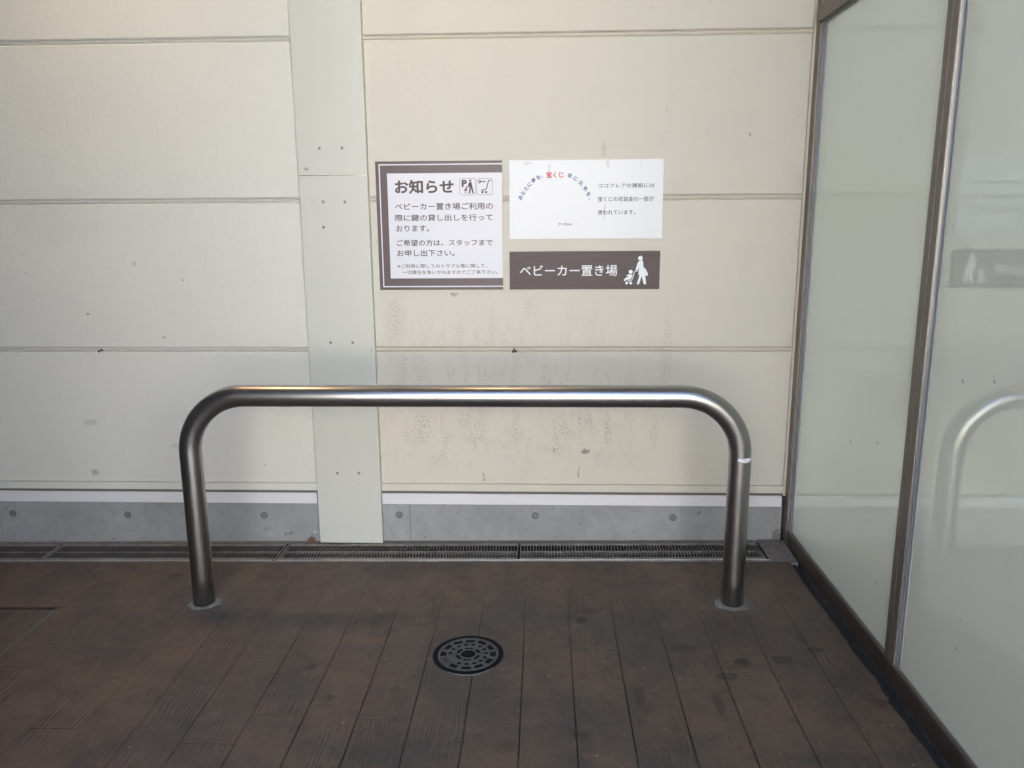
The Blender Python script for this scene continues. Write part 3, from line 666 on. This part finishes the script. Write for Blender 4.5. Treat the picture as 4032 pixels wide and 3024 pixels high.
# grout collars poured round the feet
for x, ph in ((XA, 1.0), (XB, 4.0)):
    bm = bmesh.new(); N = 56; pv = None
    wob = [0.6 * math.sin(3 * t + ph) + 0.5 * math.sin(7 * t + ph * 2) + rnd.uniform(-0.35, 0.35) for t in (2 * math.pi * k / N for k in range(N))]
    for j, (rr, zz, am) in enumerate(((0.036, 0.006, 0.0), (0.045, 0.0040, 0.0018), (0.055, 0.0022, 0.0045), (0.061, -0.001, 0.0055))):
        cur = []
        for k in range(N):
            t = 2 * math.pi * k / N; q = rr + am * wob[k]
            cur.append(bm.verts.new((x - off.x + q * math.cos(t), q * math.sin(t) * 0.88, fz(x) + zz + rnd.uniform(-0.0004, 0.0004) - off.z)))
        if pv:
            for k in range(N): bm.faces.new((pv[k], pv[(k + 1) % N], cur[(k + 1) % N], cur[k]))
        pv = cur
    for f in bm.faces: f.normal_flip()
    link('grout_collar', bm, M_GROUT, rail, smooth=True)

# ------------------------------------------------------------------ round cover in the floor
MC = (-0.2365, -0.9030)
mh = empty('round_floor_cover', (MC[0], MC[1], fz(MC[0]) + 0.0), (0, FTILT, 0)); tag(mh, 'small round dark floor cover with recessed holes in front of the rail', 'manhole cover')
def ring_at(name, loops, z, depth, m, **kw):
    o = flat2d(name, loops, depth, m, mh); o.location = (0, 0, z); return o
ring_at('outer_rim', [circ(0, 0, 0.1125, 72), circ(0, 0, 0.0985, 72)], 0.0010, 0.0026, M_RIM)
ring_at('base_plate', [circ(0, 0, 0.0984, 72)], -0.0006, 0.0016, M_COVERDIRT)
def sector(r0, r1, a0, a1, n=8):
    return [(r1 * math.cos(R(a0 + (a1 - a0) * k / n)), r1 * math.sin(R(a0 + (a1 - a0) * k / n))) for k in range(n + 1)] + [(r0 * math.cos(R(a1 - (a1 - a0) * k / n)), r0 * math.sin(R(a1 - (a1 - a0) * k / n))) for k in range(n + 1)]
loops = [circ(0, 0, 0.0962, 96)]
for k in range(12):
    a = 90 + 30 * k
    if a % 360 in (210,): continue
    h = 11.2 if a % 360 not in (180, 240) else 10.6; loops.append(sector(0.0690, 0.0890, a - h, a + h))
LBL = R(210)
for k in range(15):
    a = 6 + 24 * k
    if 188 < a < 236: continue
    loops.append(circ(0.0575 * math.cos(R(a)), 0.0575 * math.sin(R(a)), 0.0078, 14, 0.0082))
for a in (30, 90, 150, 210, 270, 330): loops.append(sector(0.0280, 0.0410, a - 24, a + 24, 6) if True else None)
for da in (-11, 11): loops.append(circ(0.0565 * math.cos(LBL + R(da)), 0.0565 * math.sin(LBL + R(da)), 0.0025, 10))
loops.append(circ(0, 0, 0.0235, 32))
# the name box: a sunk groove round a raised tablet
def lbl_pts(hw, hh, r, cr=0.0775):
    cx, cy = cr * math.cos(LBL), cr * math.sin(LBL); ux, uy = -math.sin(LBL), math.cos(LBL); vx, vy = math.cos(LBL), math.sin(LBL)
    return [(cx + ux * a + vx * b, cy + uy * a + vy * b) for a, b in rrect(-hw, -hh, hw, hh, r, 3)]
loops.append(lbl_pts(0.0232, 0.0120, 0.003))
ring_at('raised_lattice', loops, 0.0018, 0.0030, M_CAST)
ring_at('name_tablet', [lbl_pts(0.0200, 0.0088, 0.002)], 0.0016, 0.0028, M_CAST)
ring_at('centre_disc', [circ(0, 0, 0.0232, 32)], 0.0006, 0.0020, M_RIM)
me = text_mesh('ためます', 0.03); xs = [v.co.x for v in me.vertices]; ys_ = [v.co.y for v in me.vertices]; mx, my = (min(xs) + max(xs)) / 2, (min(ys_) + max(ys_)) / 2; s_ = 0.034 / (max(xs) - min(xs))
for v in me.vertices:
    a, b = (v.co.x - mx) * s_, (v.co.y - my) * s_ * 1.15
    # reading direction runs along the tablet, tops towards the centre
    ux, uy = -math.sin(LBL), math.cos(LBL); vx, vy = -math.cos(LBL), -math.sin(LBL); cx, cy = 0.0775 * math.cos(LBL), 0.0775 * math.sin(LBL)
    v.co = (cx - ux * -a * -1 + vx * b, cy - uy * -a * -1 + vy * b, 0.0033)
me.materials.clear(); me.materials.append(M_COVERDIRT); o = bpy.data.objects.new('lettering', me); COL.objects.link(o); o.parent = mh
for f in me.polygons: pass
# chipped cement at its front edge
bm = bmesh.new(); pv = None
for k in range(41):
    t = k / 40; x = MC[0] - 0.055 + 0.14 * t; wd = (0.0045 * math.sin(math.pi * t) ** 2 + abs(rnd.gauss(0, 0.0028))) * math.sin(math.pi * t) + 0.0002
    yb = MC[1] - math.sqrt(max(0.0, 0.1135 ** 2 - (x - MC[0]) ** 2)) - 0.0012
    cur = [bm.verts.new((x, yb, fz(x) + 0.0007)), bm.verts.new((x, yb - wd * 0.5, fz(x) + 0.0022)), bm.verts.new((x, yb - wd, fz(x) + 0.0004))]
    if pv:
        for i in range(2): bm.faces.new((pv[i + 1], cur[i + 1], cur[i], pv[i]))
    pv = cur
cc = link('cement_chip', bm, M_GROUT); cc.parent = mh; cc.matrix_parent_inverse = (Matrix.Translation(mh.location) @ Euler((0, FTILT, 0)).to_matrix().to_4x4()).inverted()

# ------------------------------------------------------------------ signs
def sign(name, label, x, z, w, h, mat):
    t = empty(name, (x, -0.0055, z)); tag(t, label, 'sign', 'signs fixed on the wall')
    boxobj('board', (0, w, 0.0, 0.0054, 0, h), mat, t, bevel=0.0004); return t
# 1: notice with purple-brown border open to the right
s1 = sign('notice_sign', 'square white notice with thick purple brown border, left of the other two signs', -0.6565, 1.0770, 0.497, 0.500, M_SIGNPURPLE)
printed(s1, [[(0.0135, 0.0110), (0.4968, 0.0110), (0.4968, 0.0155), (0.0180, 0.0155), (0.0180, 0.4850), (0.4968, 0.4850), (0.4968, 0.4895), (0.0135, 0.4895)]], M_SIGNWHITE, 'border_line')
printed(s1, [[(0.0455, 0.0460), (0.4968, 0.0460), (0.4968, 0.4545), (0.0455, 0.4545)]], M_SIGNWHITE, 'white_field')
YT = -0.0010
def L1(b, x0, z0, x1, z1, bold): return lettering(s1, b, x0 / 1000, z0 / 1000, x1 / 1000, z1 / 1000, M_INKBROWN, bold, YT)
L1('お知らせ', 74, 376, 307, 430, 0.035)
L1('ベビーカー置き場ご利用の', 72, 314, 460, 341, 0.015)
L1('際に鍵の貸し出しを行って', 72, 271, 458, 297, 0.015)
L1('おります。', 74, 230, 206, 255, 0.015)
L1('ご希望の方は、スタッフまで', 75, 174, 457, 199, 0.015)
L1('お申し出下さい。', 74, 133, 305, 159, 0.015)
L1('※ご利用に際してのトラブル等に関して、', 74, 87, 434, 103, 0.008)
L1('一切責任を負いかねますのでご了承下さい。', 93, 62, 475, 78, 0.008)
def mm(l): return [(a / 1000, b / 1000) for a, b in l]
for a, b in ((330, 393), (397, 459)):
    printed(s1, [rrect(a / 1000, 0.370, b / 1000, 0.433, 0.006), rrect(a / 1000 + 0.0013, 0.3713, b / 1000 - 0.0013, 0.4317, 0.0048)], M_INKBROWN, 'pictogram_frame', YT)
L1('P', 338, 400, 359, 428, 0.05)
def shapes(par, lst, mat, name, y):
    bmx = bmesh.new()
    for k, lp in enumerate(lst):
        o = printed(par, lp, mat, 'tmp', y - 0.00001 * k); bmx.from_mesh(o.data); bpy.data.objects.remove(o)
    return link(name, bmx, mat, par)
shapes(s1, [[circ(0.372, 0.4245, 0.0044, 16)], [mm([(366.5, 418), (377.5, 419), (380, 402), (386, 376), (380, 376), (374.5, 396), (371, 376), (365, 376), (369.5, 402), (364, 400), (362, 403)])],
            [circ(0.357, 0.4005, 0.0031, 12)], [mm(stroke([(365, 400), (360.5, 400), (358, 386), (349, 384)], 1.3))],
            [mm([(353, 396), (359, 396), (357, 386), (346, 385), (349, 389), (353, 390), (349, 393)])], [circ(0.3510, 0.379, 0.0019, 10)], [circ(0.3575, 0.379, 0.0019, 10)]], M_INKBROWN, 'parent_with_stroller_pictogram', YT)
shapes(s1, [[mm(stroke([(455, 425), (444.5, 425), (434.5, 392), (426, 389), (414, 388.5)], 4.0))], [circ(0.4195, 0.3805, 0.0047, 16)], [circ(0.4335, 0.3805, 0.0047, 16)],
            [mm([(404, 427), (413, 426), (413, 415), (404, 414)]), mm([(406, 423.5), (408.5, 423.5), (408.5, 418), (406, 418)])],
            [mm([(413, 423), (431, 423), (433, 420.5), (430, 418), (428, 420), (425.5, 417.5), (423.5, 420), (421, 417.5), (419, 420), (413, 419)])]], M_INKBROWN, 'cart_and_key_pictogram', YT)
# 2: white board with the arched slogan
s2 = sign('notice_sign', 'wide white sign with blue and red arched slogan and three grey lines', -0.1320, 1.2755, 0.598, 0.3010, M_SIGNBOARD)
arc = [('あ', 44, 160, 62), ('な', 54, 177, 56), ('た', 66, 194, 50), ('に', 79, 210, 43), ('夢', 95, 225, 33), ('を', 114, 236, 22), ('街', 236, 242, -14), ('に', 259, 230, -28), ('元', 278, 213, -36), ('気', 297, 192, -44), ('を', 309, 171, -52)]
for ch, x, z, a in arc:
    lettering(s2, ch, x / 1000 - 0.0085, z / 1000 - 0.0085, x / 1000 + 0.0085, z / 1000 + 0.0085, M_INKBLUE, 0.03, -0.0004, rot=R(a) * 0.9)
for x, z in ((128, 238), (312, 152)):
    printed(s2, [circ(x / 1000, z / 1000, 0.0033, 14), circ(x / 1000, z / 1000, 0.0020, 14)], M_INKBLUE, 'full_stop', -0.0004)
lettering(s2, '宝くじ', 0.144, 0.234, 0.212, 0.257, M_INKRED, 0.035, -0.0004)
lettering(s2, 'ココフレアの建設には', 0.347, 0.1945, 0.564, 0.2115, M_INKGREY, 0.010, -0.0004)
lettering(s2, '宝くじの収益金の一部が', 0.346, 0.1425, 0.563, 0.1615, M_INKGREY, 0.010, -0.0004)
lettering(s2, '使われています。', 0.346, 0.0920, 0.492, 0.1105, M_INKGREY, 0.010, -0.0004)
# 3: dark wood-grain board
s3 = sign('notice_sign', 'dark brown sign with white lettering and a parent pushing a stroller', -0.1330, 1.0770, 0.5955, 0.1500, M_SIGNWOOD)
lettering(s3, 'ベビーカー置き場', 0.041, 0.052, 0.428, 0.096, M_INKWHITE, 0.006, -0.0004)
shapes(s3, [[circ(0.518, 0.1215, 0.0092, 24)],
            [mm([(512.5, 110), (520, 112.5), (527, 113), (529.5, 100), (530.5, 88), (541, 77), (547, 66), (550, 54), (539, 53), (543, 19), (534, 19), (524.5, 51), (515, 19), (505.5, 19), (515.5, 53), (511.5, 58), (513, 84), (506, 73), (500, 77), (504, 92), (508, 104)])],
            [circ(0.481, 0.0685, 0.0080, 18)], [mm(stroke([(510, 72), (497, 71), (494, 62), (489, 42), (484, 35), (468, 31)], 3.0))],
            [mm([(466, 56), (476, 58.5), (484, 58), (489, 55), (483, 41), (479, 38), (465, 36.5), (457.5, 30.5), (453.5, 36), (462, 46), (473, 47.5), (470, 50.5), (464.5, 51.5)])],
            [circ(0.466, 0.0240, 0.0057, 16)], [circ(0.482, 0.0240, 0.0057, 16)]], M_INKWHITE, 'parent_with_stroller_pictogram', -0.0004)
lettering(s2, 'クーちゃん', 0.192, 0.0510, 0.246, 0.0630, M_INKBLACK, 0.03, -0.0004)

# ------------------------------------------------------------------ small litter
bm = bmesh.new(); lx, ly = -1.000, -0.004
for a, l in ((-58, 0.030), (-28, 0.027), (2, 0.034), (34, 0.030), (62, 0.022), (88, 0.020)):
    t = R(a); c0 = Vector((lx, ly, fz(lx) + 0.001)); d = Vector((math.sin(t), 0.1, math.cos(t))); s_ = Vector((math.cos(t), 0, -math.sin(t)))
    p = [c0 - s_ * 0.002, c0 + d * l * 0.5 - s_ * 0.0042 + Vector((0, -0.003, 0)), c0 + d * l, c0 + d * l * 0.5 + s_ * 0.0042 + Vector((0, -0.004, 0)), c0 + s_ * 0.002]
    q = [bm.verts.new(v) for v in p]; q2 = [bm.verts.new(v + Vector((0, 0.0006, 0))) for v in p]
    bm.faces.new(q); bm.faces.new(q2[::-1])
    for k in range(5): bm.faces.new((q2[k], q2[(k + 1) % 5], q[(k + 1) % 5], q[k]))
tag(link('dry_leaf', bm, M_LEAF), 'curled rust brown leaf caught at the foot of the pale column cover', 'leaf')
bm = bmesh.new()
fixed = [(-1.473, -0.372), (-1.13, -0.30), (-0.575, -0.62), (0.56, -1.02), (0.02, -1.02), (0.31, -0.98), (0.19, -0.94), (-0.36, -0.93), (1.0, -0.83), (0.94, -1.25), (-0.6, -1.27), (-0.55, -1.255)]
for k in range(70):
    x, y = fixed[k] if k < len(fixed) else (rnd.uniform(-2.0, 0.97), -0.25 - 1.25 * rnd.random())
    s = rnd.uniform(0.0010, 0.0022) * (1.3 if k < len(fixed) else 0.8)
    bmesh.ops.create_icosphere(bm, subdivisions=1, radius=s, matrix=Matrix.Translation((x, y, fz(x) + s * 0.3)) @ Matrix.Rotation(rnd.uniform(0, 3), 4, 'Z') @ Matrix.Diagonal((rnd.uniform(1, 2.6), 1, 0.5, 1)))
tag(link('grit', bm, M_CRUMB), 'pale crumbs of grit scattered over the brown paving', 'grit', kind='stuff')

# ------------------------------------------------------------------ canopy with its warm downlights, and what faces it
can = empty('canopy', (0, 0, 3.3)); tag(can, 'flat canopy roof over the paving, with a light-blocking slab added at the left', 'canopy')
boxobj('roof_slab', (-4.2, 1.1, -3.1, 0.0, 0.0, 0.25), M_CEIL, can)
boxobj('roof_slab', (-4.2, -1.3, -7.0, -3.101, 0.0, 0.25), M_CEIL, can)  # unseen left extension, added to cut the sky light on that side
def lamp(x, y, first, watts):
    t = empty('downlight', (x, y, 3.3)); tag(t, ('small round warm downlight above the left wall panels' if first is None else 'small round warm downlight above the notice sign'), 'lamp', 'canopy downlights')
    if first is None:
        bm = bmesh.new(); tube(bm, [(0, 0, -0.001), (0, 0, -0.02)], 0.062, 24, False); tube(bm, [(0, 0, -0.02), (0, 0, -0.001)], 0.052, 24, False)
        link('trim_ring', bm, M_TRIM, t, smooth=True)
        o = flat2d('lens', [circ(0, 0, 0.050, 24)], 0.002, M_LENS, t); o.location = (0, 0, -0.010)
    else:
        for c_ in first.children:
            if c_.type == 'MESH': d = c_.copy(); COL.objects.link(d); d.parent = t
    ld = bpy.data.lights.new('downlight_beam', 'SPOT'); ld.energy = watts; ld.color = (1.0, 0.68, 0.38); ld.spot_size = R(62); ld.spot_blend = 0.9; ld.shadow_soft_size = 0.045
    lo = bpy.data.objects.new('downlight_beam', ld); COL.objects.link(lo); lo.parent = t; lo.location = (0, 0, -0.03)
    return t
l0 = lamp(-1.66, -0.17, None, 6.0); lamp(-0.30, -0.17, l0, 1.8)

bm = bmesh.new(); box(bm, -2.75, -2.42, -8.0, -0.02, -0.08, 3.29); box(bm, -2.4195, -1.18, -3.05, -2.80, -0.08, 3.29)  # unseen left wall; its return is shaped to keep light off the left
side = link('side_wall', bm, M_DARKWALL); tag(side, 'unseen dark wall at the left, its return shaped to block light', 'wall')
bm = bmesh.new(); box(bm, -16, 13, -19.0, -13.0, -0.08, 5.0)
fb = empty('facing_building', (0, 0, 0)); tag(fb, 'low cream building across the open yard', 'building')
link('wall', bm, M_FACADE, fb)
for x in (-13, -10, -7, 3.6, 6.6, 9.6):
    boxobj('window', (x, x + 1.4, -12.998, -12.95, 1.0, 2.6), M_WINDOW, fb)
